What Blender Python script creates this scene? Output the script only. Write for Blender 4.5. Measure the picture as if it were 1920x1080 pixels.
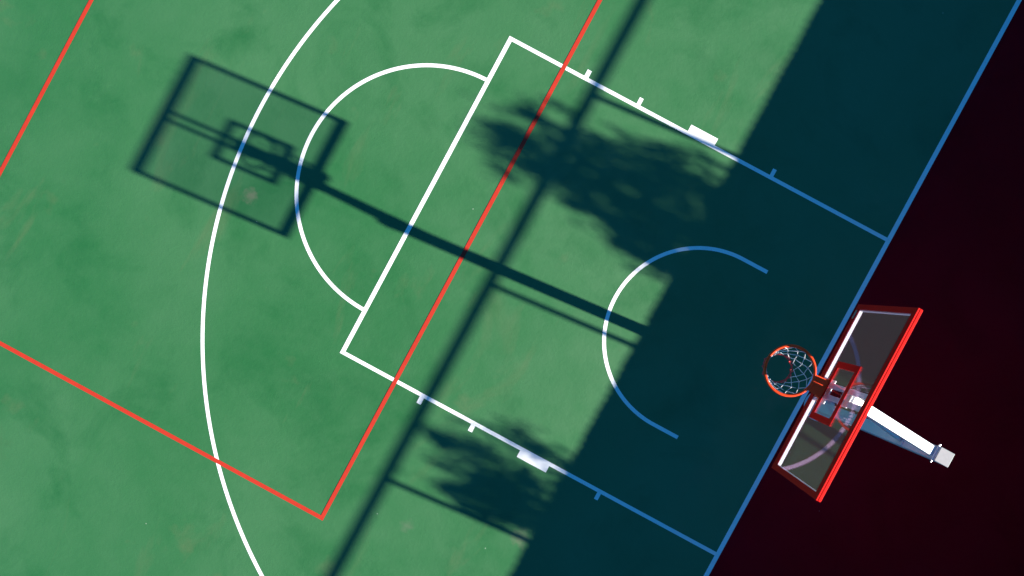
import bpy, bmesh, math, random
from mathutils import Vector, Matrix, Euler
random.seed(7)
S = bpy.context.scene
for o in list(bpy.data.objects): bpy.data.objects.remove(o)
PI = math.pi
# ---------------------------------------------------------------- camera, light, exposure
# frame: origin under the basket, +x towards and past the baseline, z up, metres
cam = bpy.data.cameras.new('camera'); co = bpy.data.objects.new('camera', cam); S.collection.objects.link(co)
co.location = (-2.4749, -0.4511, 9.9487); co.rotation_euler = (-0.0045, 0.0135, 0.4938)
cam.sensor_width = 36; cam.lens = 1369.64/1920*36; cam.clip_end = 3000; cam.clip_start = 0.1
S.camera = co
EL = math.radians(24.52); AZ = math.radians(5.08)        # the sun stands behind the basket
w = bpy.data.worlds.new("World"); S.world = w; w.use_nodes = True
nt = w.node_tree; bg = nt.nodes['Background']
sky = nt.nodes.new('ShaderNodeTexSky'); sky.sky_type = 'NISHITA'; sky.sun_disc = False
sky.sun_elevation = EL; sky.sun_rotation = PI/2-AZ; sky.air_density = 1.0; sky.dust_density = 0.2; sky.ozone_density = 4.0
tint = nt.nodes.new('ShaderNodeMixRGB'); tint.blend_type = 'MULTIPLY'; tint.inputs[0].default_value = 1
tint.inputs[2].default_value = (0.17, 0.97, 1.40, 1)
nt.links.new(sky.outputs[0], tint.inputs[1]); nt.links.new(tint.outputs[0], bg.inputs[0])
bg.inputs[1].default_value = 0.037
sl = bpy.data.lights.new('sun', 'SUN'); sl.energy = 5.0; sl.angle = math.radians(0.55); sl.color = (1.0, 0.935, 0.83)
so = bpy.data.objects.new('sun', sl); S.collection.objects.link(so)
sd = Vector((math.cos(EL)*math.cos(AZ), math.cos(EL)*math.sin(AZ), math.sin(EL)))
so.rotation_euler = sd.to_track_quat('Z', 'Y').to_euler(); so.location = sd*40
S.view_settings.view_transform = 'Standard'; S.view_settings.look = 'None'; S.view_settings.gamma = 1
S.view_settings.use_curve_mapping = False
S.view_settings.exposure = 1.78
S.render.engine = 'CYCLES'; S.cycles.max_bounces = 8; S.cycles.transparent_max_bounces = 12
S.render.resolution_x = 1024; S.render.resolution_y = 576

# ---------------------------------------------------------------- helpers
def N(t, k, **kw):
    n = t.nodes.new(k)
    for a, b in kw.items(): setattr(n, a, b)
    return n
def mat(name, col, rough=0.5, spec=0.5, metal=0.0, var=0.0, scale=3.0, bump=0.0, bscale=40, coat=0.0):
    m = bpy.data.materials.new(name); m.use_nodes = True; t = m.node_tree
    b = t.nodes['Principled BSDF']
    b.inputs['Base Color'].default_value = (*col, 1); b.inputs['Roughness'].default_value = rough
    b.inputs['Specular IOR Level'].default_value = spec; b.inputs['Metallic'].default_value = metal
    b.inputs['Coat Weight'].default_value = coat
    tc = N(t, 'ShaderNodeTexCoord')
    if var:
        n = N(t, 'ShaderNodeTexNoise'); n.inputs['Scale'].default_value = scale; n.inputs['Detail'].default_value = 6
        r = N(t, 'ShaderNodeMapRange'); r.inputs[1].default_value = .3; r.inputs[2].default_value = .7
        r.inputs[3].default_value = 1-var; r.inputs[4].default_value = 1+var*.5
        mx = N(t, 'ShaderNodeVectorMath', operation='SCALE'); mx.inputs[0].default_value = col
        t.links.new(tc.outputs['Object'], n.inputs['Vector']); t.links.new(n.outputs[0], r.inputs[0])
        t.links.new(r.outputs[0], mx.inputs['Scale']); t.links.new(mx.outputs[0], b.inputs['Base Color'])
    if bump:
        n = N(t, 'ShaderNodeTexNoise'); n.inputs['Scale'].default_value = bscale; n.inputs['Detail'].default_value = 4
        bp = N(t, 'ShaderNodeBump'); bp.inputs['Strength'].default_value = bump; bp.inputs['Distance'].default_value = .01
        t.links.new(tc.outputs['Object'], n.inputs['Vector']); t.links.new(n.outputs[0], bp.inputs['Height'])
        t.links.new(bp.outputs[0], b.inputs['Normal'])
    return m

def court_material(name, base, pale, deep, rough, spec, dirt, stains=()):
    """acrylic sports paint rolled on asphalt: worn pale and deep patches, grit, trowel marks"""
    m = bpy.data.materials.new(name); m.use_nodes = True; t = m.node_tree; L = t.links.new
    b = t.nodes['Principled BSDF']; b.inputs['Specular IOR Level'].default_value = spec
    tc = N(t, 'ShaderNodeTexCoord')
    def noise(sc, det, rg=.55, dist=0, mapscale=None):
        n = N(t, 'ShaderNodeTexNoise'); n.inputs['Scale'].default_value = sc; n.inputs['Detail'].default_value = det
        n.inputs['Roughness'].default_value = rg; n.inputs['Distortion'].default_value = dist
        if mapscale:
            mp = N(t, 'ShaderNodeMapping'); mp.inputs['Scale'].default_value = mapscale
            mp.inputs['Rotation'].default_value = (0, 0, .5)
            L(tc.outputs['Object'], mp.inputs[0]); L(mp.outputs[0], n.inputs['Vector'])
        else: L(tc.outputs['Object'], n.inputs['Vector'])
        return n.outputs[0]
    def rng(x, a, c, lo=0., hi=1.):
        r = N(t, 'ShaderNodeMapRange'); r.inputs[1].default_value = a; r.inputs[2].default_value = c
        r.inputs[3].default_value = lo; r.inputs[4].default_value = hi; L(x, r.inputs[0]); return r.outputs[0]
    def mix(f, c1, c2, mode='MIX'):
        x = N(t, 'ShaderNodeMixRGB', blend_type=mode)
        for i, v in ((0, f), (1, c1), (2, c2)):
            if isinstance(v, tuple): x.inputs[i].default_value = (*v, 1)
            elif isinstance(v, (int, float)): x.inputs[i].default_value = v
            else: L(v, x.inputs[i])
        return x.outputs[0]
    c = mix(rng(noise(.33, 5, .5, .4), .38, .64), base, pale)
    c = mix(rng(noise(.8, 6, .6, .6), .50, .72, 0, .75), c, deep)
    c = mix(rng(noise(2.6, 8, .65), .42, .75, 0, .40), c, pale)
    c = mix(rng(noise(1.6, 5, .6, .8, (1.0, .3, 1)), .60, .72, 0, .35), c, dirt)      # dusty drag marks
    c = mix(rng(noise(1.1, 4, .5), .66, .72, 0, .35), c, dirt)
    if stains:
        for sx, sy, sr, sc_ in stains:                      # old spills, each with its own ragged outline
            vd = N(t, 'ShaderNodeVectorMath', operation='DISTANCE'); vd.inputs[1].default_value = (sx, sy, 0); L(tc.outputs['Object'], vd.inputs[0])
            ad = N(t, 'ShaderNodeMath', operation='MULTIPLY_ADD'); L(noise(9, 5, .7), ad.inputs[0]); ad.inputs[1].default_value = -sr*2.2; L(vd.outputs['Value'], ad.inputs[2])
            c = mix(rng(ad.outputs[0], -sr*1.0, -sr*.1, .5, 0), c, sc_)
    g = rng(noise(95, 3, .7), .3, .7, .90, 1.08)
    sc = N(t, 'ShaderNodeVectorMath', operation='SCALE'); L(c, sc.inputs[0]); L(g, sc.inputs['Scale'])
    # tiny pale specks of grit
    v = N(t, 'ShaderNodeTexVoronoi'); v.inputs['Scale'].default_value = 1.7; L(tc.outputs['Object'], v.inputs['Vector'])
    c = mix(rng(v.outputs['Distance'], .010, .017, .45, 0), sc.outputs[0], (.45, .5, .42))
    L(c, b.inputs['Base Color'])
    L(rng(noise(3, 5), .3, .7, rough-.06, rough+.06), b.inputs['Roughness'])
    h1 = noise(16, 4, .5, .5); h2 = noise(160, 2)
    spots = rng(noise(1.2, 3), .52, .62)                         # rougher troweled spots
    h3 = N(t, 'ShaderNodeMath', operation='MULTIPLY'); L(noise(30, 3, .6, 1.2), h3.inputs[0]); L(spots, h3.inputs[1])
    a1 = N(t, 'ShaderNodeMath', operation='MULTIPLY_ADD'); L(h2, a1.inputs[0]); a1.inputs[1].default_value = .14; L(h1, a1.inputs[2])
    a2 = N(t, 'ShaderNodeMath', operation='MULTIPLY_ADD'); L(h3.outputs[0], a2.inputs[0]); a2.inputs[1].default_value = .9; L(a1.outputs[0], a2.inputs[2])
    bp = N(t, 'ShaderNodeBump'); bp.inputs['Strength'].default_value = .30; bp.inputs['Distance'].default_value = .006
    L(a2.outputs[0], bp.inputs['Height']); L(bp.outputs[0], b.inputs['Normal'])
    return m

M = {}
M['green'] = court_material('green_court_paint', (.019, .106, .031), (.036, .126, .046), (.006, .080, .018), .46, .50, (.070, .116, .046),
    [(-6.32, -1.14, .13, (.14, .125, .09)), (-.86, -3.50, .15, (.135, .12, .085)), (-7.9, -5.9, .35, (.04, .108, .04)), (-2.3, -4.1, .10, (.09, .125, .075))])
M['maroon'] = court_material('maroon_surround_paint', (.30, .001, .0056), (.335, .0018, .0078), (.22, .0008, .0038), .6, .03, (.33, .006, .010))
M['asphalt'] = mat('asphalt', (.05, .05, .05), .9, .3, var=.3, scale=6, bump=.4, bscale=80)
M['line_white'] = mat('white_line_paint', (.73, .73, .73), .6, .3, var=.05, scale=9, bump=.12, bscale=60)
M['line_red'] = mat('red_line_paint', (.385, .027, .014), .6, .15, var=.08, scale=9, bump=.12, bscale=60)
M['pole'] = mat('white_powder_coat', (.55, .57, .60), .30, .5, var=.04, scale=14, bump=.03, bscale=30)
def chips(m, under, sc, th):
    t = m.node_tree; b = t.nodes['Principled BSDF']; src = b.inputs['Base Color'].links[0].from_socket
    tc = N(t, 'ShaderNodeTexCoord'); n = N(t, 'ShaderNodeTexNoise'); n.inputs['Scale'].default_value = sc; n.inputs['Detail'].default_value = 8; n.inputs['Roughness'].default_value = .75
    r = N(t, 'ShaderNodeMapRange'); r.inputs[1].default_value = th; r.inputs[2].default_value = th+.04; r.inputs[4].default_value = .75
    x = N(t, 'ShaderNodeMixRGB'); x.inputs[2].default_value = (*under, 1)
    t.links.new(tc.outputs['Object'], n.inputs['Vector']); t.links.new(n.outputs[0], r.inputs[0]); t.links.new(r.outputs[0], x.inputs[0])
    t.links.new(src, x.inputs[1]); t.links.new(x.outputs[0], b.inputs['Base Color'])
chips(M['line_white'], (.16, .30, .18), 7, .665); chips(M['line_red'], (.12, .17, .08), 7, .655); chips(M['pole'], (.30, .26, .22), 11, .64)
M['cap'] = mat('grey_cap_paint', (.24, .236, .246), .5, .3, var=.08, scale=30)
M['galv'] = mat('galvanised_steel', (.62, .63, .64), .35, .5, metal=.85, var=.15, scale=60)
M['red'] = mat('red_frame_paint', (.62, .010, .008), .5, .05, var=.06, scale=20)
chips(M['red'], (.25, .02, .015), 15, .64)
M['red_dec'] = mat('red_target_paint', (.82, .002, .004), .5, .1)
M['lining'] = mat('pale_aluminium_lining', (.66, .64, .64), .38, .5)
M['orange'] = mat('orange_rim_paint', (.82, .062, .014), .5, .08, var=.08, scale=25)
M['cord_w'] = mat('white_net_cord', (.62, .62, .62), .9, .2)
M['cord_r'] = mat('red_net_cord', (.62, .07, .07), .9, .2)
M['screen'] = mat('green_windscreen_cloth', (.02, .06, .04), .9, .2, var=.2, scale=5)
M['fence'] = mat('green_fence_paint', (.03, .12, .07), .45, .4)
M['bark'] = mat('tree_bark', (.10, .075, .05), .95, .2, var=.3, scale=18, bump=.6, bscale=30)
M['leaf'] = mat('green_leaves', (.06, .11, .03), .6, .3, var=.4, scale=4)
g = bpy.data.materials.new('clear_backboard_glass'); g.use_nodes = True; t = g.node_tree; t.nodes.clear()
o_ = N(t, 'ShaderNodeOutputMaterial'); mx = N(t, 'ShaderNodeMixShader'); tr = N(t, 'ShaderNodeBsdfTransparent')
tr.inputs[0].default_value = (.88, .885, .90, 1)
gl = N(t, 'ShaderNodeBsdfGlossy'); gl.inputs['Roughness'].default_value = 0.012; gl.inputs[0].default_value = (1, .64, 1, 1)
fr = N(t, 'ShaderNodeFresnel'); ge = N(t, 'ShaderNodeNewGeometry')
io = N(t, 'ShaderNodeMapRange'); io.inputs[3].default_value = 1.42; io.inputs[4].default_value = 1/1.42
t.links.new(ge.outputs['Backfacing'], io.inputs[0]); t.links.new(io.outputs[0], fr.inputs['IOR'])
t.links.new(fr.outputs[0], mx.inputs[0]); t.links.new(tr.outputs[0], mx.inputs[1]); t.links.new(gl.outputs[0], mx.inputs[2])
df = N(t, 'ShaderNodeBsdfTranslucent'); df.inputs[0].default_value = (.8, .8, .85, 1); du = N(t, 'ShaderNodeMixShader'); du.inputs[0].default_value = .004
t.links.new(mx.outputs[0], du.inputs[1]); t.links.new(df.outputs[0], du.inputs[2])
t.links.new(du.outputs[0], o_.inputs[0]); M['glass'] = g

def link(name, bm, m, parent=None, smooth=False, bevel=0):
    me = bpy.data.meshes.new(name); bmesh.ops.recalc_face_normals(bm, faces=bm.faces[:])
    bm.to_mesh(me); bm.free(); o = bpy.data.objects.new(name, me); S.collection.objects.link(o)
    for q in (m if isinstance(m, list) else [m]): me.materials.append(M[q])
    if smooth:
        for p in me.polygons: p.use_smooth = True
    if bevel:
        b = o.modifiers.new('bevel', 'BEVEL'); b.width = bevel; b.segments = 2; b.limit_method = 'ANGLE'
    if parent: o.parent = parent
    return o
def tag(o, label=None, cat=None, group=None, kind=None):
    for k, v in (('label', label), ('category', cat), ('group', group), ('kind', kind)):
        if v: o[k] = v
    return o
def empty(name, loc=(0, 0, 0)):
    o = bpy.data.objects.new(name, None); o.location = loc; S.collection.objects.link(o); return o
def box(bm, x0, x1, y0, y1, z0, z1):
    v = [bm.verts.new((x, y, z)) for x in (x0, x1) for y in (y0, y1) for z in (z0, z1)]
    for f in ((0, 1, 3, 2), (4, 6, 7, 5), (0, 4, 5, 1), (2, 3, 7, 6), (0, 2, 6, 4), (1, 5, 7, 3)):
        bm.faces.new([v[i] for i in f])
def beam(bm, a, b, wy, wz, up=(0, 0, 1)):
    """square tube between two points"""
    a = Vector(a); b = Vector(b); d = (b-a).normalized(); s = Vector(up).cross(d).normalized(); u = d.cross(s)
    vs = [[bm.verts.new(p+s*i*wy/2+u*j*wz/2) for i, j in ((-1, -1), (1, -1), (1, 1), (-1, 1))] for p in (a, b)]
    for i in range(4): bm.faces.new([vs[0][i], vs[0][(i+1) % 4], vs[1][(i+1) % 4], vs[1][i]])
    bm.faces.new(vs[0][::-1]); bm.faces.new(vs[1])
def tube(bm, pts, rs, n=8, closed=False):
    pts = [Vector(p) for p in pts]; rings = []
    if not isinstance(rs, (list, tuple)): rs = [rs]*len(pts)
    k = len(pts)
    for i, p in enumerate(pts):
        a = pts[(i-1) % k] if (closed or i > 0) else p; b = pts[(i+1) % k] if (closed or i < k-1) else p
        d = (b-a).normalized(); ref = Vector((0, 0, 1)) if abs(d.z) < .9 else Vector((1, 0, 0))
        s = ref.cross(d).normalized(); u = d.cross(s)
        rings.append([bm.verts.new(p+(s*math.cos(2*PI*j/n)+u*math.sin(2*PI*j/n))*rs[i]) for j in range(n)])
    for i in range(k if closed else k-1):
        r, q = rings[i], rings[(i+1) % k]
        for j in range(n): bm.faces.new([r[j], r[(j+1) % n], q[(j+1) % n], q[j]])
    if not closed: bm.faces.new(rings[0][::-1]); bm.faces.new(rings[-1])
def disc(bm, c, r, h, n=32, ax='z'):
    a = Vector(c); d = {'z': Vector((0, 0, h)), 'x': Vector((h, 0, 0)), 'y': Vector((0, h, 0))}[ax]
    tube(bm, [a, a+d], r, n)
def sheet(pts_list, name, m, z):
    bm = bmesh.new()
    for pts in pts_list:
        v = [bm.verts.new((x, y, z)) for x, y in pts]; f = bm.faces.new(v); f.normal_update()
        if f.normal.z < 0: f.normal_flip()
    me = bpy.data.meshes.new(name); bm.to_mesh(me); bm.free(); o = bpy.data.objects.new(name, me)
    S.collection.objects.link(o); me.materials.append(M[m]); o['kind'] = 'structure'; return o
rect = lambda x0, x1, y0, y1: [(x0, y0), (x1, y0), (x1, y1), (x0, y1)]
def arc(cx, cy, r, w_, a0, a1, n=120, clampx=None):
    out = []
    P = lambda a, q: (min(cx+q*math.cos(a), clampx) if clampx is not None else cx+q*math.cos(a), cy+q*math.sin(a))
    for i in range(n):
        a, b = a0+(a1-a0)*i/n, a0+(a1-a0)*(i+1)/n
        out.append([P(a, r-w_/2), P(a, r+w_/2), P(b, r+w_/2), P(b, r-w_/2)])
    return out

# ---------------------------------------------------------------- ground, court, markings
W = .052; BL = 1.575
sheet([rect(-1500, 1500, -1500, 1500)], 'ground', 'asphalt', -.012)
sheet([rect(-29, 9.5, -11, 11)], 'court_surround', 'maroon', -.006)
sheet([rect(-26.4, BL+.03, -7.55, 7.55)], 'court_floor', 'green', 0)
ZW = .002
sheet([rect(BL, BL+.062, -7.5, 7.5)], 'baseline_marking', 'line_white', ZW)
sheet([rect(-26.4, BL, s*7.5-.027, s*7.5+.027) for s in (1, -1)], 'sideline_marking', 'line_white', ZW)
x0 = -4.225
key = [rect(x0, x0+.060, -2.45, 2.45)]
for s in (1, -1):
    a, b = sorted((s*2.45, s*(2.45-W))); key.append(rect(x0+.060, BL, a, b))
    # the ticks were painted by hand and differ a little from one side of the key to the other
    for x1, x2 in ((-.225, -.170), (-1.480, -1.070), (-2.270, -2.213), (-3.073, -3.010)) if s > 0 else ((-.232, -.176), (-1.425, -.975), (-2.183, -2.120), (-2.980, -2.916)):
        a, b = sorted((s*2.45, s*2.55)); key.append(rect(x1, x2, a, b))
sheet(key, 'key_marking', 'line_white', ZW)
sheet(arc(x0+.025, 0, 1.775, W, PI/2, 3*PI/2, 90, x0), 'free_throw_arc_marking', 'line_white', ZW)
sheet(arc(0, 0, 1.275, W, PI/2, 3*PI/2, 80)+[rect(0, .375, s*1.275-W/2, s*1.275+W/2) for s in (1, -1)], 'no_charge_arc_marking', 'line_white', ZW)
R3 = 6.768; th = math.asin(6.6/R3); xs = -R3*math.cos(th)*0
a0 = PI/2+.0
th = PI-math.asin(6.575/R3)
ends = R3*math.cos(math.asin(6.575/R3))
sheet(arc(0, 0, R3, W, PI-math.asin(6.575/R3), PI+math.asin(6.575/R3), 200)+[rect(-ends, BL, s*6.575-W/2, s*6.575+W/2) for s in (1, -1)], 'three_point_marking', 'line_white', ZW)
RW = .056; ZR = .004
sheet([rect(-21.28, -3.372+RW/2, -4.56-RW/2, -4.56+RW/2), rect(-21.28, -3.372+RW/2, 4.56-RW/2, 4.56+RW/2),
       rect(-3.372-RW/2, -3.372+RW/2, -4.56+RW/2, 4.56-RW/2), rect(-9.515-RW/2, -9.515+RW/2, -4.56+RW/2, 4.56-RW/2)],
      'red_court_marking', 'line_red', ZR)

# ---------------------------------------------------------------- basketball hoop
hoop = tag(empty('basketball_hoop', (1.85, .01, 0)), 'white single post basketball hoop with red framed glass backboard behind the baseline', 'basketball hoop')
HO = Vector((1.85, .01, 0))
def part(name, bm, m, parent=hoop, **k):
    o = link(name, bm, m, parent, **k)
    if parent is hoop: o.location = -HO
    return o
PX, PY, PT = 1.85, .01, 2.945
bm = bmesh.new(); box(bm, PX-.07, PX+.07, PY-.07, PY+.07, 0, PT-.012); pole = part('pole', bm, 'pole', bevel=.008)
bm = bmesh.new(); box(bm, PX-.073, PX+.073, PY-.073, PY+.073, PT-.012, PT); part('pole_cap', bm, 'cap', pole, bevel=.004)
bm = bmesh.new(); disc(bm, (PX, PY, 0.001), .205, .016, 48)
for i in range(4):                                          # stiffening gussets at the foot
    a = i*PI/2; c, s = math.cos(a), math.sin(a)
    tri = [Vector((.072, 0, .018)), Vector((.17, 0, .018)), Vector((.072, 0, .16))]
    for dz in (-.004, .004):
        pass
    vs = [[bm.verts.new((PX+p.x*c-d*s, PY+p.x*s+d*c, p.z)) for p in tri] for d in (-.004, .004)]
    bm.faces.new(vs[0]); bm.faces.new(vs[1][::-1])
    for j in range(3): bm.faces.new([vs[0][j], vs[1][j], vs[1][(j+1) % 3], vs[0][(j+1) % 3]])
bp_ = part('base_plate', bm, 'pole', pole)
for i in range(4):
    a = PI/4+i*PI/2; bm = bmesh.new(); c = (PX+.155*math.cos(a), PY+.155*math.sin(a), .017)
    disc(bm, c, .017, .014, 6); disc(bm, (c[0], c[1], .031), .008, .02, 10); part('anchor_bolt', bm, 'galv', pole)
# flange on the pole front, through bolts
for z0, z1 in ((2.775, 2.925), (2.20, 2.34)):
    bm = bmesh.new(); box(bm, PX-.088, PX-.0705, PY-.068, PY+.068, z0, z1); part('flange', bm, 'pole', pole, bevel=.002)
for s in (1, -1):
    bm = bmesh.new(); tube(bm, [(PX-.045, PY+s*.070, 2.86), (PX-.045, PY+s*.082, 2.86)], .014, 6)
    tube(bm, [(PX-.045, PY+s*.082, 2.86), (PX-.045, PY+s*.097, 2.86)], .007, 8); part('through_bolt', bm, 'galv', pole)
# inclined arms from the pole up to the back of the board
BU, BV, YAW = .505, .0324, .0078
U0 = BU+.083                                               # back plate
bm = bmesh.new(); beam(bm, (PX-.090, PY+.004, 2.85), (U0, BV+.008, 3.375), .098, .10); part('support_arm', bm, 'pole', bevel=.006)
bm = bmesh.new(); beam(bm, (PX-.090, PY+.004, 2.27), (.80, BV+.004, 3.17), .070, .06); part('support_arm', bm, 'pole', bevel=.006)
bm = bmesh.new(); box(bm, U0-.012, U0, BV-.085, BV+.095, 3.24, 3.42)
mp = part('mounting_plate', bm, 'pole', bevel=.002)
bm = bmesh.new(); box(bm, U0-.012, U0, BV-.125, BV+.125, 2.775, 2.985); part('mounting_plate', bm, 'pole', bevel=.002)
for y in (-.105, .105):
    for z in (2.82,):
        bm = bmesh.new(); disc(bm, (U0-.026, BV+y, z), .011, .014, 6, 'x'); part('mounting_bolt', bm, 'galv', mp)
for s in (-1, 1):                                          # twin uprights up the back of the board
    bm = bmesh.new(); box(bm, BU+.043, BU+.070, BV+.006+s*.057-.026, BV+.006+s*.057+.026, 2.80, 3.824); part('back_brace', bm, 'pole', bevel=.004)
# backboard: built round its own origin, then turned
bb = bmesh.new()
Y0, Y1, Z0, Z1 = -.9, .9, 2.806, 3.88
fi = .055
box(bb, -.004, .040, Y0, Y0+fi, Z0, Z1); box(bb, -.004, .040, Y1-fi, Y1, Z0, Z1)
box(bb, -.004, .040, Y0+fi, Y1-fi, Z0, Z0+.066); box(bb, -.004, .040, Y0+fi, Y1-fi, Z1-.060, Z1)
# raised ribs along the top: narrow front one, wide rear one, groove between
box(bb, -.004, .009, Y0, Y1, Z1+.0005, Z1+.007); box(bb, .016, .040, Y0+.004, Y1-.004, Z1+.0005, Z1+.007)
frame = part('backboard_frame', bb, 'red', bevel=.0015)
bm = bmesh.new(); y0, y1, z0, z1 = Y0+fi+.0005, Y1-fi-.0005, Z0+.0665, Z1-.0605
box(bm, .0, .008, y0, y1, z0, z1); pane = part('glass_pane', bm, 'glass')
lb = bmesh.new(); q = .006
box(lb, .009, .0395, y0, y0+q, z0, z1); box(lb, .009, .0395, y1-q, y1, z0, z1)
box(lb, .009, .0395, y0+q, y1-q, z0, z0+q); box(lb, .009, .0395, y0+q, y1-q, z1-q, z1)
lining = part('frame_lining', lb, 'lining', frame)
tb = bmesh.new(); a0, a1, c0, c1, e = -.298, .298, 3.012, 3.475, .062
for b in ((a0, a1, c0, c0+e), (a0, a1, c1-e, c1), (a0, a0+e, c0+e, c1-e), (a1-e, a1, c0+e, c1-e)):
    box(tb, -.0035, -.0008, b[0], b[1], b[2], b[3])
target = part('target_rectangle', tb, 'red_dec')
# small maker's plate low on the frame, grey, no writing
bm = bmesh.new(); box(bm, -.0065, -.0045, .745, .835, 2.826, 2.856); sticker = part('frame_plate', bm, 'galv', frame)
for o in (frame, pane, target):
    o.location = Vector((BU, BV, 0))-HO; o.rotation_euler = (0, 0, YAW)
# rim, bracket and net
RC = Vector((.1284, .0324, 3.05)); RR = .2345
bm = bmesh.new(); tube(bm, [RC+Vector((RR*math.cos(a), RR*math.sin(a), 0)) for a in [2*PI*i/72 for i in range(72)]], .0135, 12, True)
rim = part('rim', bm, 'orange', smooth=True)
bm = bmesh.new()
ring = []; yb = .092; xb = BU-.006-RC.x
arcp = [(RR*math.cos(a)+.004, RR*math.sin(a)) for a in [(-.36+.72*i/12) for i in range(13)]]
top = [bm.verts.new((RC.x+x, RC.y+y, RC.z+.006)) for x, y in arcp+[(xb, yb), (xb, -yb)]]
bot = [bm.verts.new((RC.x+x, RC.y+y, RC.z-.004)) for x, y in arcp+[(xb, yb), (xb, -yb)]]
bm.faces.new(top); bm.faces.new(bot[::-1]); n = len(top)
for i in range(n): bm.faces.new([top[i], top[(i+1) % n], bot[(i+1) % n], bot[i]])
box(bm, BU-.016, BU-.0065, BV-.10, BV+.10, 2.93, 3.045)      # back plate against the glass
for s in (-1, 1):                                          # side gussets
    v = [[bm.verts.new((x, RC.y+s*.078+d, z)) for x, z in ((BU-.0165, 3.044), (RC.x+RR+.03, 3.044), (BU-.0165, 2.945))] for d in (-.003, .003)]
    bm.faces.new(v[0]); bm.faces.new(v[1][::-1])
    for j in range(3): bm.faces.new([v[0][j], v[1][j], v[1][(j+1) % 3], v[0][(j+1) % 3]])
part('rim_bracket', bm, 'orange', rim)
bm = bmesh.new()
for i in range(12):                                        # net hooks under the rim
    a = 2*PI*(i+.5)/12
    bm = bmesh.new()
    c = RC+Vector(((RR-.002)*math.cos(a), (RR-.002)*math.sin(a), -.010))
    tube(bm, [c+Vector((0, 0, .004)), c+Vector((0, 0, -.012)), c+Vector((-.008*math.cos(a), -.008*math.sin(a), -.012))], .0028, 6)
    part('net_hook', bm, 'orange', rim)
rn = random.Random(11)
levels = [(0, .226), (-.075, .205), (-.150, .182), (-.225, .160), (-.300, .145), (-.355, .140), (-.405, .142)]
def npt(l, i):
    dz, r = levels[l]; a = 2*PI*(i+.5*(l % 2)+.5)/12+.05*math.sin(2.1*l+i)+.02*l
    jx = rn.uniform(-.006, .006)*(l > 0)
    return RC+Vector((r*math.cos(a)+jx+.004*l, r*math.sin(a)+jx*.5-.002*l, dz-.012+rn.uniform(-.01, .01)*(l > 0)))
P = [[npt(l, i) for i in range(12)] for l in range(7)]
def strand(bm, a, b, r, sag=.006):
    m = (a+b)/2+Vector((rn.uniform(-1, 1), rn.uniform(-1, 1), 0))*.003-Vector((0, 0, sag)); tube(bm, [a, m, b], r, 6)
wb, rb = bmesh.new(), bmesh.new()
for l in range(6):
    for i in range(12):
        for k in ((0, -1) if l % 2 == 0 else (0, 1)):
            strand(rb if l >= 4 else wb, P[l][i], P[l+1][(i+k) % 12], .0034 if l < 4 else .0060, .002)
for l in range(1, 7):                                      # knots
    for p in P[l]:
        bmesh.ops.create_icosphere(rb if l >= 5 else wb, subdivisions=1, radius=.0070 if l < 5 else .0100, matrix=Matrix.Translation(p))
net = part('net', wb, 'cord_w', rim, smooth=True)
nr = part('net_fringe', rb, 'cord_r', rim, smooth=True); nr['label'] = 'red lower loops of the net'

# ---------------------------------------------------------------- fence with windscreen cloth behind the court
FX = 5.8; ZC = 2.975; ZT = 3.94
fence = tag(empty('windscreen_fence', (FX, 0, 0)), 'tall fence with dark cloth below an open top rail behind the hoop', 'fence')
def fpart(name, bm, m, **k):
    o = link(name, bm, m, fence, **k); o.location = (-FX, 0, 0); return o
step = 3.02; ys = [.12+step*i-(.10 if i == 1 else 0) for i in range(-6, 7)]
for i, y in enumerate(ys):
    bm = bmesh.new(); tube(bm, [(FX, y, 0), (FX, y, ZT)], .036, 12); fpart('post', bm, 'fence')
bm = bmesh.new(); tube(bm, [(FX, ys[0], ZT+.03), (FX, ys[-1], ZT+.03)], .043, 12); fpart('top_rail', bm, 'fence')
bm = bmesh.new(); tube(bm, [(FX, ys[0], 2.96), (FX, ys[-1], 2.96)], .02, 8); fpart('middle_rail', bm, 'fence')
bm = bmesh.new(); ny = 700; pr = []
for i in range(ny+1):                                      # cloth, its top edge pulled into small scallops by the ties
    y = ys[0]+(ys[-1]-ys[0])*i/ny
    x = FX-.045+.004*math.sin(y*7)+.003*math.sin(y*17+1)
    zt = ZC+.014*abs(math.sin(y*PI/.12))
    pr.append([bm.verts.new((x+d, y, z)) for d, z in ((0, -.005), (0, zt), (.004, zt), (.004, -.005))])
for i in range(ny):
    for j in range(4): bm.faces.new([pr[i][j], pr[i][(j+1) % 4], pr[i+1][(j+1) % 4], pr[i+1][j]])
fpart('windscreen_cloth', bm, 'screen')

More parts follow.
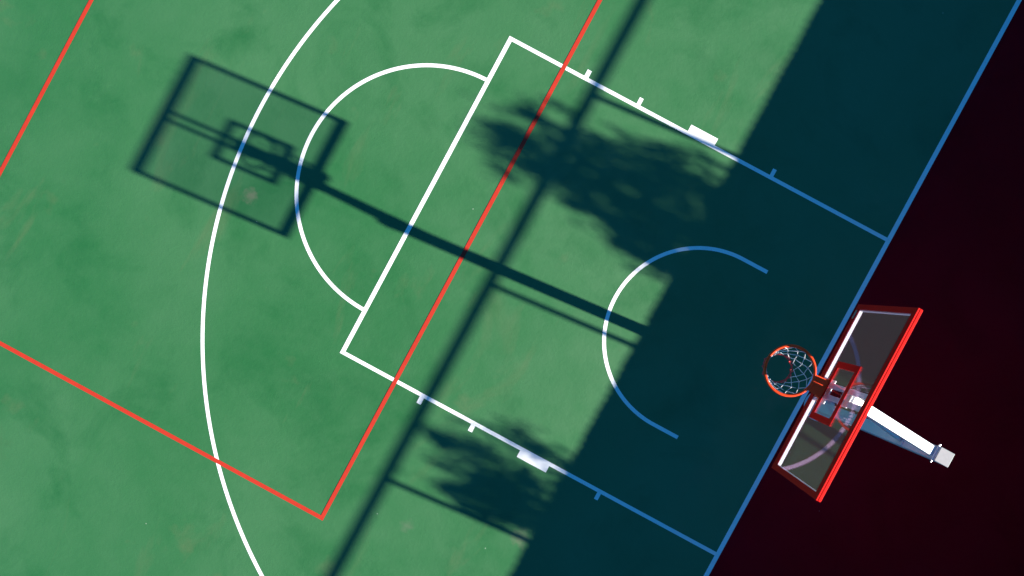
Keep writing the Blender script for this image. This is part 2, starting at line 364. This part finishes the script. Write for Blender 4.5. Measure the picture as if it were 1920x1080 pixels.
# ---------------------------------------------------------------- trees beyond the fence
def inside(pt, poly):
    x, y = pt; c = False
    for i in range(len(poly)):
        (x1, y1), (x2, y2) = poly[i], poly[i-1]
        if (y1 > y) != (y2 > y) and x < (x2-x1)*(y-y1)/(y2-y1)+x1: c = not c
    return c
CT = 1/math.tan(EL)
def tree(label, tx, ty, base_z, layers, seed):
    """layers: (crown silhouette (y, z) seen along the sun's path at x = tx, clumps, leaves per clump, clump radius)"""
    rr = random.Random(seed)
    root = tag(empty('leafy_tree', (tx, ty, 0)), label, 'tree', None)
    main = layers[0][0]
    cz = sum(p[1] for p in main)/len(main); cy = sum(p[0] for p in main)/len(main)
    bm = bmesh.new()
    tube(bm, [(tx, ty, 0), (tx+.03, ty+.02, base_z*.5), (tx, ty*.6+cy*.4, base_z), (tx, cy, cz*.5+base_z*.5), (tx+.05, cy+.05, cz)], [.14, .11, .09, .06, .03], 10)
    o = link('trunk', bm, 'bark', root, smooth=True); o.location = (-tx, -ty, 0)
    clumps = []
    for outline, cnt, leaves, rad in layers:
        zs = [p[1] for p in outline]; yy = [p[0] for p in outline]; k_ = 0
        while k_ < cnt:
            y, z = rr.uniform(min(yy), max(yy)), rr.uniform(min(zs), max(zs))
            if not inside((y, z), outline): continue
            k_ += 1
            x = rr.uniform(-.8, .8)
            clumps.append((Vector((tx+x, y+x*math.tan(AZ), z+x/CT/math.cos(AZ))), leaves, rad))
    bm = bmesh.new()
    for c, _, _ in clumps[::6]:
        b0 = Vector((tx, cy, min(cz, c.z-.1))); m_ = (b0+c)/2+Vector((0, 0, -.05))
        tube(bm, [b0, m_, c], [.026, .012, .005], 5)
    o = link('limbs', bm, 'bark', root, smooth=True); o.location = (-tx, -ty, 0)
    bm = bmesh.new()
    for c, leaves, rad in clumps:
        r = rr.uniform(*rad)
        for k in range(rr.randint(*leaves)):
            d = Vector((rr.gauss(0, 1), rr.gauss(0, 1)*.75, rr.gauss(0, 1)*1.35))*r*.72
            s = rr.uniform(.020, .040); e = Euler((rr.uniform(0, 6.3), rr.uniform(0, 6.3), rr.uniform(0, 6.3))).to_matrix()
            vs = [bm.verts.new(c+d+e @ Vector(q)) for q in ((-s*1.7, 0, 0), (0, -s*.7, .004), (s*1.7, 0, 0), (0, s*.7, .004))]
            bm.faces.new(vs)
    o = link('crown', bm, 'leaf', root); o.location = (-tx, -ty, 0)
    return root
def from_shadow(tx, pts):
    """crown outline (y, z) in the plane x = tx whose shade reaches the given court points"""
    out = []
    for u, v in pts:
        z = (tx-u)/(CT*math.cos(AZ)); out.append((v+z*CT*math.sin(AZ), z))
    return out
TX = 9.8
A1 = from_shadow(TX, [(-3.80, 1.27), (-3.42, 1.56), (-2.89, 1.80), (-2.26, 1.84), (-1.66, 1.93), (-1.3, 1.90), (-.68, 2.0), (-.68, .70), (-1.06, .60), (-1.54, .64), (-2.0, .66), (-2.31, .74), (-2.55, .86), (-2.91, .86), (-3.36, .92), (-3.34, 1.04), (-3.65, 1.15)])
A2 = from_shadow(TX, [(-2.40, 2.0), (-1.94, 2.12), (-1.33, 2.22), (-.63, 2.33), (-.68, 2.0), (-1.59, 1.87)])
A3 = from_shadow(TX, [(-4.05, 1.03), (-3.95, 1.34), (-3.70, 1.70), (-3.37, 1.98), (-3.0, 1.98), (-3.37, 1.54), (-3.3, .96), (-3.0, .72), (-3.65, .80)])
A5 = from_shadow(TX, [(-1.75, .66), (-1.2, .56), (-.66, .44), (-.66, 1.35), (-1.2, 1.30), (-1.7, 1.0)])
A4 = from_shadow(TX, [(-.68, 2.35), (-.68, .6), (.4, .2), (1.6, .5), (2.4, 1.2), (1.6, 2.3), (.4, 2.7)])
tree('broad leafy tree behind the fence, shading the key near the baseline', TX, 2.9, 2.8,
     [(A1, 290, (8, 16), (.03, .12)), (A2, 44, (5, 10), (.03, .08)), (A3, 34, (7, 14), (.03, .07)), (A5, 60, (7, 13), (.04, .11)), (A4, 130, (20, 36), (.07, .14))], 3)
TX = 9.4
B1 = from_shadow(TX, [(-2.15, -3.38), (-1.80, -3.02), (-1.10, -2.75), (-.72, -2.80), (-.70, -3.36), (-1.42, -3.52)])
B2 = from_shadow(TX, [(-2.70, -2.75), (-2.25, -2.60), (-1.5, -2.70), (-.82, -2.78), (-1.7, -3.1), (-2.45, -3.2), (-2.4, -3.0)])
B3 = from_shadow(TX, [(-1.87, -2.32), (-1.55, -2.10), (-1.25, -2.24), (-.67, -2.12), (-.76, -2.36), (-1.42, -2.40)])
B5 = from_shadow(TX, [(-2.7, -2.5), (-1.7, -2.3), (-.8, -2.3), (-.8, -2.85), (-2.5, -2.75)])
B4 = from_shadow(TX, [(-.70, -2.1), (-.70, -3.4), (.5, -3.7), (1.5, -3.2), (1.9, -2.6), (1.2, -2.0)])
tree('smaller leafy tree behind the fence, shading the outside of the key', TX, -1.7, 2.6,
     [(B1, 115, (8, 15), (.03, .10)), (B2, 60, (5, 10), (.03, .09)), (B3, 20, (4, 8), (.03, .08)), (B5, 40, (4, 8), (.05, .12)), (B4, 90, (18, 32), (.06, .13))], 5)
